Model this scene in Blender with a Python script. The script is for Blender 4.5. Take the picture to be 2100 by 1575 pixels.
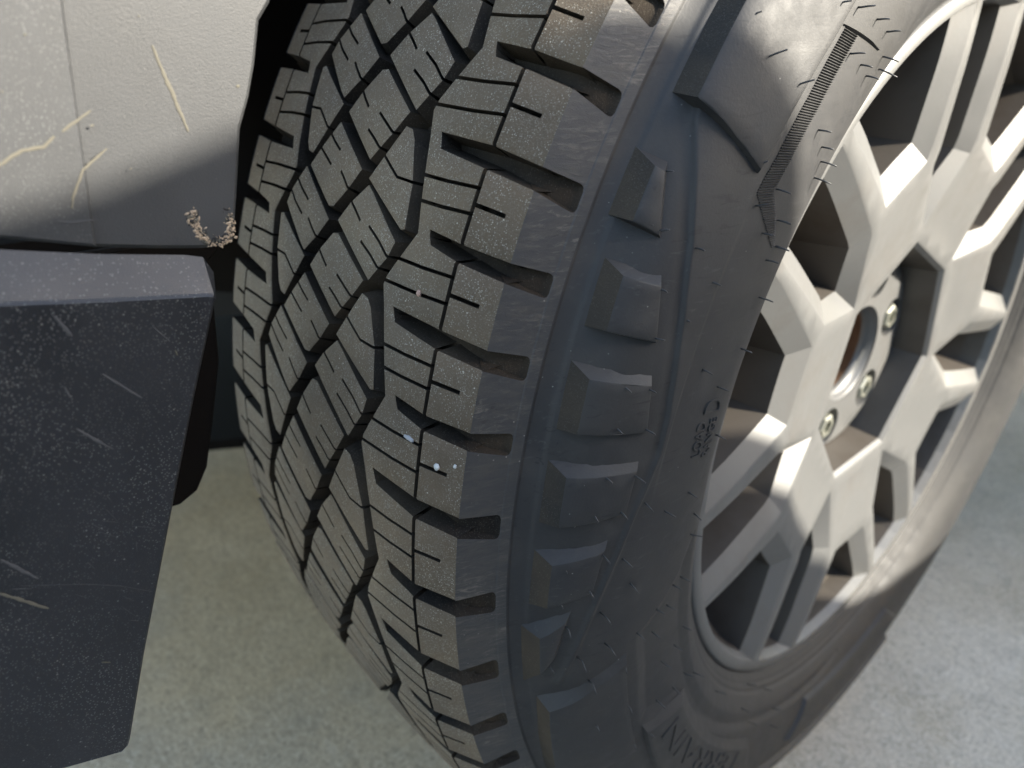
import bpy, math, random
import numpy as np
from mathutils import Vector, Matrix
from mathutils.geometry import delaunay_2d_cdt
random.seed(7); RNG = np.random.default_rng(7)
for o in list(bpy.data.objects): bpy.data.objects.remove(o)
SC = bpy.context.scene; COL = SC.collection
PI = math.pi; rad = math.radians

# ------------------------------------------------------------------ camera, sky, sun, exposure
HZ = 0.383                                       # height of the wheel hub above the ground (metres)
HUB = Vector((0, 0, HZ))
cam = bpy.data.cameras.new('camera'); cam_ob = bpy.data.objects.new('camera', cam); COL.objects.link(cam_ob)
cr, cu, cf = Vector((.6608, .7501, .0253)), Vector((-.3431, .2720, .8991)), Vector((-.6675, .6028, -.4371))
M = Matrix((cr, cu, -cf)).transposed().to_4x4(); M.translation = Vector((.2722, -.5082, .2029)) + HUB
cam_ob.matrix_world = M
cam.sensor_width = 36.0; cam.lens = 1469.5 / 2100 * 36.0
cam.clip_start = .01; cam.clip_end = 400
cam.dof.use_dof = True; cam.dof.focus_distance = .266; cam.dof.aperture_fstop = 8.5
SC.camera = cam_ob
SUN = Vector((.778, .452, .432)).normalized()
world = bpy.data.worlds.new('World'); SC.world = world; world.use_nodes = True
wn = world.node_tree.nodes; wl = world.node_tree.links
sky = wn.new('ShaderNodeTexSky'); sky.sky_type = 'NISHITA'; sky.sun_disc = False
sky.sun_elevation = math.asin(SUN.z); sky.sun_rotation = math.atan2(SUN.x, SUN.y); sky.dust_density = 1.2; sky.ozone_density = .6
tint = wn.new('ShaderNodeMix'); tint.data_type = 'RGBA'; tint.blend_type = 'MULTIPLY'; tint.inputs[0].default_value = 1; tint.inputs[7].default_value = (1, .97, .91, 1)   # camera white balance, set for the shade
wl.new(sky.outputs[0], tint.inputs[6]); wl.new(tint.outputs[2], wn['Background'].inputs[0]); wn['Background'].inputs[1].default_value = .15
sl = bpy.data.lights.new('sun', 'SUN'); sl.energy = 3.6; sl.angle = rad(.45); sl.color = (1, .93, .80)
sun_ob = bpy.data.objects.new('sun', sl); COL.objects.link(sun_ob)
sun_ob.rotation_euler = SUN.to_track_quat('Z', 'Y').to_euler(); sun_ob.location = (4, 3, 4)
SC.view_settings.view_transform = 'Standard'; SC.view_settings.look = 'None'
SC.view_settings.exposure = 2.4; SC.view_settings.gamma = 1

# ------------------------------------------------------------------ materials
def mat(name, base, rough=.6, metal=0., spec=.5):
    m = bpy.data.materials.new(name); m.use_nodes = True
    b = m.node_tree.nodes['Principled BSDF']
    b.inputs['Base Color'].default_value = (*base, 1); b.inputs['Roughness'].default_value = rough
    b.inputs['Metallic'].default_value = metal; b.inputs['Specular IOR Level'].default_value = spec
    return m
class NG:
    def __init__(s, m): s.t = m.node_tree; s.n = s.t.nodes; s.l = s.t.links; s.b = s.n['Principled BSDF']; s.co = s.n.new('ShaderNodeTexCoord').outputs['Object']
    def noise(s, scale, detail=4, rough=.55, stretch=None, dist=0):
        v = s.co
        if stretch:
            mp = s.n.new('ShaderNodeMapping'); mp.inputs['Scale'].default_value = stretch; s.l.new(v, mp.inputs[0]); v = mp.outputs[0]
        t = s.n.new('ShaderNodeTexNoise'); t.inputs['Scale'].default_value = scale; t.inputs['Detail'].default_value = detail
        t.inputs['Roughness'].default_value = rough; t.inputs['Distortion'].default_value = dist; s.l.new(v, t.inputs['Vector']); return t.outputs[0]
    def voro(s, scale, rnd=1):
        t = s.n.new('ShaderNodeTexVoronoi'); t.inputs['Scale'].default_value = scale; t.inputs['Randomness'].default_value = rnd; s.l.new(s.co, t.inputs['Vector']); return t
    def ramp(s, fac, stops):
        r = s.n.new('ShaderNodeValToRGB'); e = r.color_ramp.elements
        e[0].position, e[0].color = stops[0][0], (*[stops[0][1]] * 3, 1) if isinstance(stops[0][1], (int, float)) else (*stops[0][1], 1)
        e[1].position, e[1].color = stops[1][0], (*[stops[1][1]] * 3, 1) if isinstance(stops[1][1], (int, float)) else (*stops[1][1], 1)
        for p, c in stops[2:]:
            k = e.new(p); k.color = (c, c, c, 1) if isinstance(c, (int, float)) else (*c, 1)
        s.l.new(fac, r.inputs[0]); return r.outputs[0]
    def math(s, op, a, b):
        m = s.n.new('ShaderNodeMath'); m.operation = op
        for i, v in enumerate((a, b)):
            if isinstance(v, (int, float)): m.inputs[i].default_value = v
            else: s.l.new(v, m.inputs[i])
        return m.outputs[0]
    def mix(s, fac, a, b):
        m = s.n.new('ShaderNodeMix'); m.data_type = 'RGBA'
        if isinstance(fac, (int, float)): m.inputs[0].default_value = fac
        else: s.l.new(fac, m.inputs[0])
        for i, v in ((6, a), (7, b)):
            if isinstance(v, tuple): m.inputs[i].default_value = (*v, 1)
            else: s.l.new(v, m.inputs[i])
        return m.outputs[2]
    def color(s, c): s.l.new(c, s.b.inputs['Base Color'])
    def rough(s, c): s.l.new(c, s.b.inputs['Roughness'])
    def bump(s, h, strength, dist):
        b = s.n.new('ShaderNodeBump'); b.inputs['Strength'].default_value = strength; b.inputs['Distance'].default_value = dist
        s.l.new(h, b.inputs['Height']); s.l.new(b.outputs[0], s.b.inputs['Normal'])

def specks(g, scale, size, share, mask=None):      # random grains: one per voronoi cell, only in a share of the cells
    v = g.voro(scale); sep = g.n.new('ShaderNodeSeparateColor'); g.l.new(v.outputs['Color'], sep.inputs[0])
    f = g.math('MULTIPLY', g.ramp(v.outputs['Distance'], [(size * .6, 1), (size, 0)]), g.math('GREATER_THAN', sep.outputs[0], 1 - share))
    return g.math('MULTIPLY', f, mask) if mask is not None else f
def rubber(name, dust, warm, base=(.040, .0385, .037)):
    m = mat(name, base, .75, 0, .22 if dust > .5 else .06); g = NG(m)
    big = g.noise(22, 5); mid = g.noise(150, 5, .65); fine = g.noise(1500, 3, .6)
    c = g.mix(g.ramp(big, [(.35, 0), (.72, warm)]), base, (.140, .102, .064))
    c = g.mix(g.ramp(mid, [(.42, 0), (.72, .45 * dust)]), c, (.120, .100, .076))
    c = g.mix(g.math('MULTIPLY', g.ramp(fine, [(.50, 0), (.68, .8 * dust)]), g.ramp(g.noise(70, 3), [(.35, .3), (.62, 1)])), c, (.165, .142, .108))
    g1 = specks(g, 1650, .45, .32, g.ramp(g.noise(85, 4, .7), [(.38, .15 * dust), (.60, dust)]))
    g2 = specks(g, 620, .22, .16, g.ramp(g.noise(60, 3, .7), [(.45, .1 * dust), (.60, .9 * dust)]))
    c = g.mix(g1, c, (.26, .24, .20)); c = g.mix(g2, c, (.40, .365, .30))
    g.color(c); g.rough(g.ramp(mid, [(.3, .66), (.7, .85)]))
    g.bump(g.math('ADD', fine, g.math('ADD', g1, g2)), .40, .0005)
    return m
def side_rubber(name):
    m = mat(name, (.022, .022, .024), .5, 0, .40); g = NG(m)
    big = g.noise(16, 5); mid = g.noise(90, 5, .65); st = g.noise(230, 4, .65, (1, .22, 1.5), .8); st2 = g.noise(420, 3, .6, (1, .16, 1.3), .4)
    c = g.mix(g.ramp(big, [(.38, 0), (.70, .5)]), (.018, .018, .0190), (.033, .0305, .027))
    c = g.mix(g.ramp(mid, [(.48, 0), (.78, .34)]), c, (.055, .053, .049))
    c = g.mix(g.math('MULTIPLY', g.ramp(st, [(.58, 0), (.66, .8)]), g.ramp(g.noise(30, 3), [(.42, 0), (.60, 1)])), c, (.010, .010, .011))
    c = g.mix(g.math('MULTIPLY', g.ramp(st2, [(.60, 0), (.72, .3)]), g.ramp(g.noise(22, 3), [(.42, 0), (.62, 1)])), c, (.085, .083, .079))
    c = g.mix(specks(g, 420, .15, .10, g.ramp(g.noise(40, 3), [(.52, .0), (.62, 1)])), c, (.15, .147, .135))
    g.color(c); g.rough(g.ramp(mid, [(.3, .54), (.7, .70)]))
    g.bump(g.math('ADD', g.noise(900, 3, .6), g.math('MULTIPLY', st, -.9)), .16, .0004)
    return m
def scuff_rubber(name):
    m = mat(name, (.05, .048, .045), .54, 0, .45); g = NG(m)
    st = g.noise(330, 6, .72, (.8, .30, 1.7), .7); st2 = g.noise(150, 5, .7, (.8, .28, 1.6), .5); mid = g.noise(38, 4)
    c = g.mix(g.ramp(st2, [(.44, 0), (.66, .65)]), (.030, .0295, .030), (.050, .045, .039))
    c = g.mix(g.math('MULTIPLY', g.ramp(st, [(.52, 0), (.64, .85)]), g.ramp(mid, [(.40, .1), (.58, 1)])), c, (.095, .085, .072))
    c = g.mix(g.math('MULTIPLY', g.ramp(st, [(.34, .7), (.43, 0)]), g.ramp(mid, [(.42, .1), (.60, 1)])), c, (.012, .012, .0125))
    c = g.mix(specks(g, 450, .17, .16, g.ramp(g.noise(50, 3), [(.50, .0), (.60, 1)])), c, (.17, .16, .14)); g.color(c); g.bump(st, .40, .0006)
    return m
def plastic(name, base, speck, sheen=.42):
    m = mat(name, base, sheen, 0, .5); g = NG(m)
    n = g.noise(2300, 2, .5); big = g.noise(20, 5, .6); st = g.noise(60, 5, .7, (1, 1, .25), .5)
    c = g.mix(g.ramp(big, [(.42, 0), (.75, .40)]), base, tuple(min(1, c * 1.9) for c in base))
    c = g.mix(g.ramp(st, [(.56, 0), (.78, .28)]), c, tuple(c_ * 2.6 for c_ in base))
    c = g.mix(specks(g, 420, .15, .26, g.ramp(g.noise(35, 3, .7), [(.42, .2 * speck), (.58, speck)])), c, (.20, .195, .185))
    c = g.mix(specks(g, 1150, .34, .40, g.ramp(g.noise(22, 4, .75), [(.40, .2 * speck), (.58, speck)])), c, (.13, .13, .125)); g.color(c)
    g.rough(g.ramp(big, [(.3, sheen - .06), (.7, sheen + .12)])); g.bump(n, .25, .0004)
    return m
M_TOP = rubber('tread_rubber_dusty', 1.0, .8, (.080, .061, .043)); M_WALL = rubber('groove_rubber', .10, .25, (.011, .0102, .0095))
M_SIDE = side_rubber('sidewall_rubber'); M_SCUFF = scuff_rubber('scuffed_rubber')
M_LINER = mat('liner_plastic', (.008, .0065, .0055), .9, 0, .08); M_BLACK = mat('dark_steel', (.018, .017, .016), .6, .3)
M_U = plastic('bumper_plastic_grained', (.026, .0268, .028), .35, .52); M_L = plastic('bumper_plastic_smooth', (.0095, .0102, .0125), .55, .40)
M_HAIR = mat('mould_hair_rubber', (.02, .02, .021), .5)
def silver(name, dirt):
    m = mat(name, (.112, .114, .114), .44, .30, .45); g = NG(m); n = g.noise(13, 6, .68); f = g.noise(520, 3)
    c = g.mix(g.ramp(n, [(.50, 0), (.78, dirt)]), (.120, .120, .117), (.062, .046, .031))
    c = g.mix(g.ramp(f, [(.62, 0), (.80, .30 * dirt + .08)]), c, (.07, .056, .04)); g.color(c)
    g.rough(g.ramp(n, [(.3, .38), (.7, .55)])); g.bump(f, .12, .0004); return m
M_RIM = silver('silver_wheel_paint', .42); M_BARREL = mat('dusty_shaded_barrel', (.07, .06, .05), .75, 0, .3); g = NG(M_BARREL); g.color(g.mix(g.noise(30, 5, .7), (.035, .031, .028), (.12, .098, .074)))  # barrel colour: brown dust, plus the shade inside the wheel windows painted in
m = mat('rusty_iron', (.16, .08, .04), .8, 0, .25); g = NG(m); g.color(g.mix(g.noise(60, 5, .7), (.045, .025, .015), (.15, .085, .045))); g.bump(g.noise(300, 4), .4, .001); M_RUST = m
M_WEB = silver('dark_web_paint', .9); M_WEB.node_tree.nodes['Principled BSDF'].inputs['Metallic'].default_value = .1  # silver for the window walls, darker and browner than the spoke faces
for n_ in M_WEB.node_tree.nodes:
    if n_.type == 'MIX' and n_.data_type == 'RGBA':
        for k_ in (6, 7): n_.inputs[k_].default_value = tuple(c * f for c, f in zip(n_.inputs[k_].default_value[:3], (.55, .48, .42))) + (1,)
M_NUT = mat('lug_nut_chrome', (.30, .30, .25), .34, .6)
def concrete():
    m = mat('concrete', (.34, .33, .31), .92, 0, .25); g = NG(m)
    a = g.noise(6, 6, .6); b = g.noise(34, 6, .7); c_ = g.noise(330, 5, .8); c2 = g.noise(120, 4, .7)
    c = g.mix(g.ramp(a, [(.38, 0), (.64, .85)]), (.59, .535, .455), (.45, .39, .295))
    c = g.mix(g.ramp(b, [(.46, 0), (.70, .45)]), c, (.33, .305, .26))
    c = g.mix(g.ramp(b, [(.30, .6), (.42, 0)]), c, (.62, .58, .52))
    c = g.mix(g.ramp(c2, [(.36, .40), (.47, 0)]), c, (.22, .205, .175)); c = g.mix(g.ramp(c2, [(.54, 0), (.66, .35)]), c, (.72, .68, .61))
    c = g.mix(g.ramp(c_, [(.36, .9), (.48, 0)]), c, (.17, .16, .14)); c = g.mix(g.ramp(c_, [(.54, 0), (.66, .8)]), c, (.80, .76, .69))
    v = g.voro(14); c = g.mix(g.math('MULTIPLY', g.ramp(v.outputs['Distance'], [(.03, .35), (.09, 0)]), g.ramp(g.noise(9, 2), [(.56, 0), (.62, 1)])), c, (.10, .092, .08))   # dark pits
    # tan tint, strongest inboard of the tyre, fading out with a ragged edge
    sx = g.n.new('ShaderNodeVectorMath'); sx.operation = 'DISTANCE'; g.l.new(g.co, sx.inputs[0]); sx.inputs[1].default_value = (-.42, -.20, 0)
    d = g.math('ADD', sx.outputs['Value'], g.math('MULTIPLY', g.math('SUBTRACT', a, .5), .6))
    st = g.n.new('ShaderNodeMix'); st.data_type = 'RGBA'; st.blend_type = 'MULTIPLY'; g.l.new(g.ramp(d, [(.18, 1), (.66, 0)]), st.inputs[0]); g.l.new(c, st.inputs[6]); st.inputs[7].default_value = (.88, .72, .50, 1)
    g.color(st.outputs[2]); g.bump(g.math('ADD', c_, g.math('MULTIPLY', c2, .8)), .6, .003); return m
M_GROUND = concrete()
M_SCR = mat('scuff_mark', (.080, .073, .055), .8); M_SCR2 = mat('chipped_plastic', (.34, .26, .18), .9); M_DUSTY = rubber('dusty_block_slope', .12, .30, (.030, .0285, .0265)); M_SCR3 = mat('pale_scratch', (.045, .045, .047), .8)

# ------------------------------------------------------------------ object helpers
def link(name, mesh, parent=None):
    o = bpy.data.objects.new(name, mesh); COL.objects.link(o)
    if parent: o.parent = parent
    return o
def mesh_from(name, V, F, mats, mi=None, smooth=None):
    me = bpy.data.meshes.new(name); me.from_pydata([tuple(v) for v in V], [], F); 
    for m in mats: me.materials.append(m)
    if mi is not None: me.polygons.foreach_set('material_index', np.array(mi, dtype=np.int32))
    if smooth is not None: me.polygons.foreach_set('use_smooth', np.array(smooth, dtype=bool))
    me.update(); return me
class MB:
    def __init__(s): s.V = []; s.F = []; s.mi = []; s.sm = []
    def add(s, V, F, mi=0, sm=False):
        b = len(s.V); s.V.extend([tuple(v) for v in V])
        for f in F: s.F.append([b + i for i in f]); s.mi.append(mi); s.sm.append(sm)
    def obj(s, name, mats, parent=None): return link(name, mesh_from(name, s.V, s.F, mats, s.mi, s.sm), parent)
    def tube(s, pts, r, n=6, mi=0, cap=True):
        pts = [Vector(p) for p in pts]; rs = r if isinstance(r, (list, tuple)) else [r] * len(pts); rings = []
        for i, p in enumerate(pts):
            d = (pts[min(i + 1, len(pts) - 1)] - pts[max(i - 1, 0)]).normalized(); a = d.orthogonal().normalized(); b = d.cross(a)
            rings.append([p + (a * math.cos(2 * PI * k / n) + b * math.sin(2 * PI * k / n)) * rs[i] for k in range(n)])
        V = [v for ring in rings for v in ring]
        F = [[i * n + k, i * n + (k + 1) % n, (i + 1) * n + (k + 1) % n, (i + 1) * n + k] for i in range(len(pts) - 1) for k in range(n)]
        if cap: F += [list(range(n))[::-1], [(len(pts) - 1) * n + k for k in range(n)]]
        s.add(V, F, mi, True)
    def revolve(s, prof, n=96, mi=0, a0=0, a1=2 * PI, flip=False, sm=True):
        full = abs(a1 - a0 - 2 * PI) < 1e-6; m = n if full else n + 1
        V = [(x, R * math.cos(a0 + (a1 - a0) * k / n), R * math.sin(a0 + (a1 - a0) * k / n) + HZ) for (x, R) in prof for k in range(m)]
        F = []
        for i in range(len(prof) - 1):
            for k in range(n):
                k2 = (k + 1) % m; f = [i * m + k, i * m + k2, (i + 1) * m + k2, (i + 1) * m + k]; F.append(f[::-1] if flip else f)
        s.add(V, F, mi, sm)
    def box(s, lo, hi, mi=0, mt=None):
        V = [Vector((x, y, z)) for x in (lo[0], hi[0]) for y in (lo[1], hi[1]) for z in (lo[2], hi[2])]
        if mt: V = [mt @ v for v in V]
        s.add(V, [[0, 1, 3, 2], [4, 6, 7, 5], [0, 4, 5, 1], [2, 3, 7, 6], [0, 2, 6, 4], [1, 5, 7, 3]], mi)
    def slab(s, poly, x0, x1, mi=0, bev=0, plane='x'):      # polygon in (Y,Z) given a thickness along X, bevelled outer edge
        n = len(poly); A = sum(poly[i][0] * poly[(i + 1) % n][1] - poly[(i + 1) % n][0] * poly[i][1] for i in range(n))
        if A < 0: poly = poly[::-1]
        P = np.array(poly, float); inner = offset_poly(P, [-bev] * n) if bev else P
        V = [(x1, *p) for p in inner] + [(x1 - bev, *p) for p in P] + [(x0, *p) for p in P]
        F = [list(range(n)), [2 * n + i for i in range(n)][::-1]]
        for i in range(n):
            j = (i + 1) % n; F += [[n + i, n + j, j, i], [2 * n + i, 2 * n + j, n + j, n + i]]
        s.add(V, F, mi)
def tag(o, label=None, cat=None, group=None, kind=None):
    for k, v in (('label', label), ('category', cat), ('group', group), ('kind', kind)):
        if v: o[k] = v
    return o

# ------------------------------------------------------------------ polygon tools (millimetres)
def area(P): x, y = P[:, 0], P[:, 1]; return .5 * np.sum(x * np.roll(y, -1) - np.roll(x, -1) * y)
def offset_poly(P, d):                            # d[i] is the outward shift of edge i -> i+1 (counter-clockwise polygon)
    n = len(P); out = np.zeros_like(P)
    E = np.roll(P, -1, 0) - P; L = np.linalg.norm(E, axis=1)[:, None] + 1e-9; T = E / L; N = np.stack([T[:, 1], -T[:, 0]], 1)
    for i in range(n):
        j = i - 1; a, b = N[j], N[i]; det = a[0] * b[1] - a[1] * b[0]
        if abs(det) < .08: out[i] = P[i] + (a * d[j] + b * d[i]) / 2
        else:
            x = np.array([(d[j] * b[1] - d[i] * a[1]) / det, (a[0] * d[i] - b[0] * d[j]) / det])
            l = np.linalg.norm(x); m = 2.6 * max(abs(d[j]), abs(d[i]), 1e-6)
            out[i] = P[i] + (x if l < m else x * m / l)
    return out
def inside(P, Q):
    x, y = Q[:, 0], Q[:, 1]; r = np.zeros(len(Q), bool); n = len(P)
    for i in range(n):
        x1, y1 = P[i]; x2, y2 = P[(i + 1) % n]
        if y1 == y2: continue
        c = (y1 > y) != (y2 > y); r ^= c & (x < (x2 - x1) * (y - y1) / (y2 - y1) + x1)
    return r
def seg_dist(Q, A, B):                            # distance of points Q to segments A->B, and parameter
    d = B - A; l2 = (d ** 2).sum(1) + 1e-12; w = Q[:, None] - A[None]
    t = np.clip((w * d[None]).sum(2) / l2, 0, 1); return np.sqrt(((w - t[..., None] * d[None]) ** 2).sum(2)), t
def subdiv(P, step):
    out = []; src = []
    for i in range(len(P)):
        a, b = P[i], P[(i + 1) % len(P)]; k = max(1, int(np.ceil(np.linalg.norm(b - a) / step)))
        for q in range(k): out.append(a + (b - a) * q / k); src.append((i, q / k))
    return np.array(out), src
def slot_poly(line, w):
    L = np.array(line, float); T = np.gradient(L, axis=0); T /= np.linalg.norm(T, axis=1)[:, None]; N = np.stack([T[:, 1], -T[:, 0]], 1) * w / 2
    P = np.r_[L + N, (L - N)[::-1]]; return P if area(P) > 0 else P[::-1]

def patch(mb, P, draft, mapf, top=0., bottom=-9., seams=(), slots=(), grid=9., bevel=.7, drop=.45, step=8., mt=0, mw=1, flat=False):
    """raised block: P polygon (mm), draft per edge, slots = list of (polygon, depth) cut into the top"""
    P = np.array(P, float); n = len(P); draft = list(draft) if hasattr(draft, '__len__') else [draft] * n; seams = set(seams)
    rev = area(P) < 0
    if rev:
        P = P[::-1]; idx = [(n - 2 - i) % n for i in range(n)]; draft = [draft[i] for i in idx]; seams = {i for i in range(n) if idx[i] in seams}
    mwl = list(mw) if hasattr(mw, '__len__') else [mw] * n
    if hasattr(mw, '__len__') and rev: mwl = [mwl[i] for i in idx]
    for i in seams: draft[i] = 0
    topf = top if callable(top) else (lambda u, v: top)
    Ps, src = subdiv(P, step); off = offset_poly(P, draft) - P
    ins = offset_poly(P, [0 if i in seams else -bevel for i in range(n)]); Is, _ = subdiv(ins, step)
    lo, hi = P.min(0), P.max(0); gx, gy = np.meshgrid(np.arange(lo[0] + grid / 2, hi[0], grid), np.arange(lo[1] + grid / 2, hi[1], grid))
    G = np.stack([gx.ravel(), gy.ravel()], 1)
    A, B = P, np.roll(P, -1, 0)
    if len(G):
        D, _ = seg_dist(G, A, B); G = G[inside(P, G) & (D.min(1) > bevel + 1.5)]
    verts = [tuple(p) for p in Ps]; edges = [(i, (i + 1) % len(Ps)) for i in range(len(Ps))]
    def loop(L):
        b = len(verts); verts.extend(tuple(p) for p in L); edges.extend((b + i, b + (i + 1) % len(L)) for i in range(len(L)))
    loop(Is)
    for sp, _ in slots: loop(sp)
    verts += [tuple(p) for p in G]
    vo, eo, fo = delaunay_2d_cdt([Vector(v) for v in verts], edges, [], 0, 1e-4)[:3]
    V2 = np.array([tuple(v) for v in vo]); T = np.array([list(f) for f in fo]); C = V2[T].mean(1)
    keep = inside(P, C)
    for sp, _ in slots: keep &= ~inside(sp, C)
    e1, e2 = V2[T[:, 1]] - V2[T[:, 0]], V2[T[:, 2]] - V2[T[:, 0]]; keep &= np.abs(e1[:, 0] * e2[:, 1] - e1[:, 1] * e2[:, 0]) > 2e-4
    T = T[keep]
    ns = [i for i in range(n) if i not in seams]
    D, _ = seg_dist(V2, A[ns], B[ns]); d = D.min(1); h = -drop * np.clip(1 - d / bevel, 0, 1) ** 1.5
    V3 = [mapf(u, v, topf(u, v) + hh) for (u, v), hh in zip(V2, h)]
    used = np.unique(T); rm = {int(a): i for i, a in enumerate(used)}
    mb.add([V3[i] for i in used], [[rm[int(i)] for i in t] for t in T], mt, not flat)
    cnt = {}
    for t in T:
        for a, b in ((t[0], t[1]), (t[1], t[2]), (t[2], t[0])): cnt[(int(a), int(b))] = 1
    Dall, tall = seg_dist(V2, A, B); strip_ = {}
    def wall_vert(e, k):
        if (e, k) not in strip_:
            t = tall[k, e]; o = off[e] * (1 - t) + off[(e + 1) % n] * t; uv = V2[k] + o; lo_ = mapf(uv[0], uv[1], bottom(uv[0], uv[1]) if callable(bottom) else bottom)
            strip_[(e, k)] = len(mb.V); mb.V.extend([tuple(V3[k]), tuple(lo_)])
        return strip_[(e, k)]
    for (a, b) in list(cnt):
        if (b, a) in cnt: continue
        mid = ((V2[a] + V2[b]) / 2)[None]; dm, _ = seg_dist(mid, A, B); e = int(dm[0].argmin())
        if dm[0, e] < 2e-3:
            if e in seams: continue
            ia, ib = wall_vert(e, a), wall_vert(e, b); mb.F.append([ia, ia + 1, ib + 1, ib]); mb.mi.append(mwl[e]); mb.sm.append(True)
        else:
            dep = 3.
            for sp, dd in slots:
                ds, _ = seg_dist(mid, sp, np.roll(sp, -1, 0))
                if ds.min() < 2e-2: dep = dd
            q = [mapf(V2[k][0], V2[k][1], topf(*V2[k]) - dep) for k in (b, a)]
            mb.add([V3[a], V3[b], q[0], q[1]], [[0, 3, 2, 1]], mwl[0], False)
    return mb

# ------------------------------------------------------------------ ground
n = 60; g = [(-1 if i < 0 else 1) * 60 * abs(i / n) ** 3 for i in range(-n, n + 1)]
mb = MB(); mb.add([(x, y, 0) for y in g for x in g], [[j * (2*n+1) + i, j * (2*n+1) + i + 1, (j+1) * (2*n+1) + i + 1, (j+1) * (2*n+1) + i] for j in range(2*n) for i in range(2*n)], 0, True)
tag(mb.obj('ground', [M_GROUND]), 'grey concrete ground with a tan patch beside the tyre', 'ground', kind='structure')

# ------------------------------------------------------------------ truck root
truck = bpy.data.objects.new('pickup_truck', None); COL.objects.link(truck)
tag(truck, 'parked truck seen close at its all terrain tyre, silver wheel and scuffed black bumper', 'truck')

# ------------------------------------------------------------------ tyre
def crown(x): a = abs(x); return 389.5 - .00058 * a * a if a < 81 else 385.69 - (.45 if x > 0 else .10) * (a - 81)
KS = [(98.2, 378.0), (101.6, 370.0), (104.5, 363.0), (106.8, 358.0), (126.5, 335.0), (135.7, 300.0), (130.5, 262.0), (118.0, 244.5), (113.2, 239.0)]
def spline(K, m=24):
    K = np.array(K, float); t = np.r_[0, np.cumsum(np.hypot(*np.diff(K, axis=0).T))]; d = np.gradient(K, t, axis=0); out = []
    for i in range(len(K) - 1):
        s = np.linspace(0, 1, m, endpoint=False)[:, None]; h = t[i + 1] - t[i]
        out.append((2*s**3 - 3*s**2 + 1) * K[i] + (s**3 - 2*s**2 + s) * h * d[i] + (3*s**2 - 2*s**3) * K[i + 1] + (s**3 - s**2) * h * d[i + 1])
    return np.r_[np.concatenate(out), K[-1:]]
PS = spline(KS)[::-1]                             # radius increasing
PR, PX = PS[:, 1], PS[:, 0]; TX, TR_ = np.gradient(PX), np.gradient(PR); LN = np.hypot(TX, TR_); NX, NR = TR_ / LN, -TX / LN
def side_x(R): return np.interp(R, PR, PX)
def side_map(u, v, h):                            # u = -theta (deg) * 5.3 mm, v = radius (mm), h = height above sidewall (mm)
    th = rad(-u / 5.3); nx, nr = np.interp(v, PR, NX), np.interp(v, PR, NR); l = math.hypot(nx, nr)
    x = side_x(v) + h * nx / l; R = v + h * nr / l
    return (x / 1000, R * math.cos(th) / 1000, R * math.sin(th) / 1000 + HZ)
def SP(pts): return np.array([(-a * 5.3, r) for a, r in pts], float)
# pitch sequence of the tread: angle (deg) of every half period
PT = [150.00, 155.20, 160.06, 164.76, 169.40, 174.94, 180.79, 186.90, 192.59]
rest = (360 - (PT[-1] - PT[0])) / 62
PT = [PT[0] - rest * k for k in range(31, 0, -1)] + PT + [PT[-1] + rest * k for k in range(1, 32)]
PTAU = (np.arange(len(PT)) - 31) / 2.
R0 = 389.5; MMD = R0 * PI / 180
def S(tau): return float(np.interp(tau, PTAU, PT)) * MMD
def tread_map(u, v, h):
    th = u / R0; x = max(-98.2, min(98.2, v)); R = crown(x) + h; return (v / 1000, R * math.cos(th) / 1000, R * math.sin(th) / 1000 + HZ)
def TP(pts, n, rot):                              # template (period units, mm across) -> mm, optionally turned half round for the far half
    return np.array([(S((1.01 - t if rot else t) + n), (2.0 - x) if rot else x) for t, x in pts])
DEP = -9.5
BLOCKS = {
 'outer':  dict(p=[(-.003, 4.6), (-.13, 10.9), (-.262, 20.2), (-.225, 24.5), (.000, 45.6), (.10, 43.4), (.277, 34.6)],
                d=[2.0, 2.0, 2.6, 4.0, 3.0, 2.2, 2.0],
                s=[[(-.165, 8.9), (-.095, 16.5), (-.045, 21.3)], [(-.035, 27.8), (.03, 36.5), (.125, 46.0)], [(.068, 24.7), (.13, 33.5), (.215, 42.8)]]),
 'middle': dict(p=[(.349, -10.4), (.218, -4.6), (.085, 3.4), (.078, 7.2), (.292, 31.4), (.408, 26.0), (.594, 16.0)],
                d=[2.0, 2.0, 2.6, 4.0, 2.6, 2.2, 2.0],
                s=[[(.190, -7.0), (.26, -.8), (.306, 3.9)], [(.326, 12.9), (.37, 19), (.435, 28.0)], [(.427, 8.8), (.47, 15), (.545, 24.0)]]),
 'corner': dict(p=[(.70, 18.9), (.555, 24.8), (.37, 32.3), (.38, 36.5), (.43, 39.6), (.66, 46.4), (.915, 49.2), (.925, 47.0)],
                d=[2.0, 2.0, 2.4, 2.4, 4.2, 4.2, 2.5, 2.5],
                s=[[(.525, 22.5), (.60, 31.0), (.650, 36.9), (.657, 50.5)]]),
}
LUGS = [
 dict(p=[(-.09, 57), (.2, 45.6), (.26, 44.5), (.4, 47.9), (.4, 54.3), (.362, 53), (.375, 80.5), (.402, 98.2), (.018, 98.2), (-.012, 80), (-.05, 65.2), (-.09, 63.8)],
      d=[2.2, 2.0, 2.2, 0, .9, .9, .9, 0, 3.2, 3.4, 1.5, 0], seams=(3, 7, 11), c=[(.08, 52), (.23, 46)], o=.170, w=(.402, .018, .398, .045)),
 dict(p=[(.4, 54.3), (.4, 47.9), (.58, 51.3), (.91, 57), (.91, 63.8), (.871, 62.8), (.893, 80.5), (.908, 98.2), (.522, 98.2), (.488, 79.2), (.446, 55.6)],
      d=[0, 2.2, 2.2, 0, .9, .9, .9, 0, 3.2, 3.4, 1.5], seams=(0, 3, 7), c=[(.597, 51.5), (.735, 54)], o=.677, w=(.908, .522, .898, .556)),
]
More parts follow.
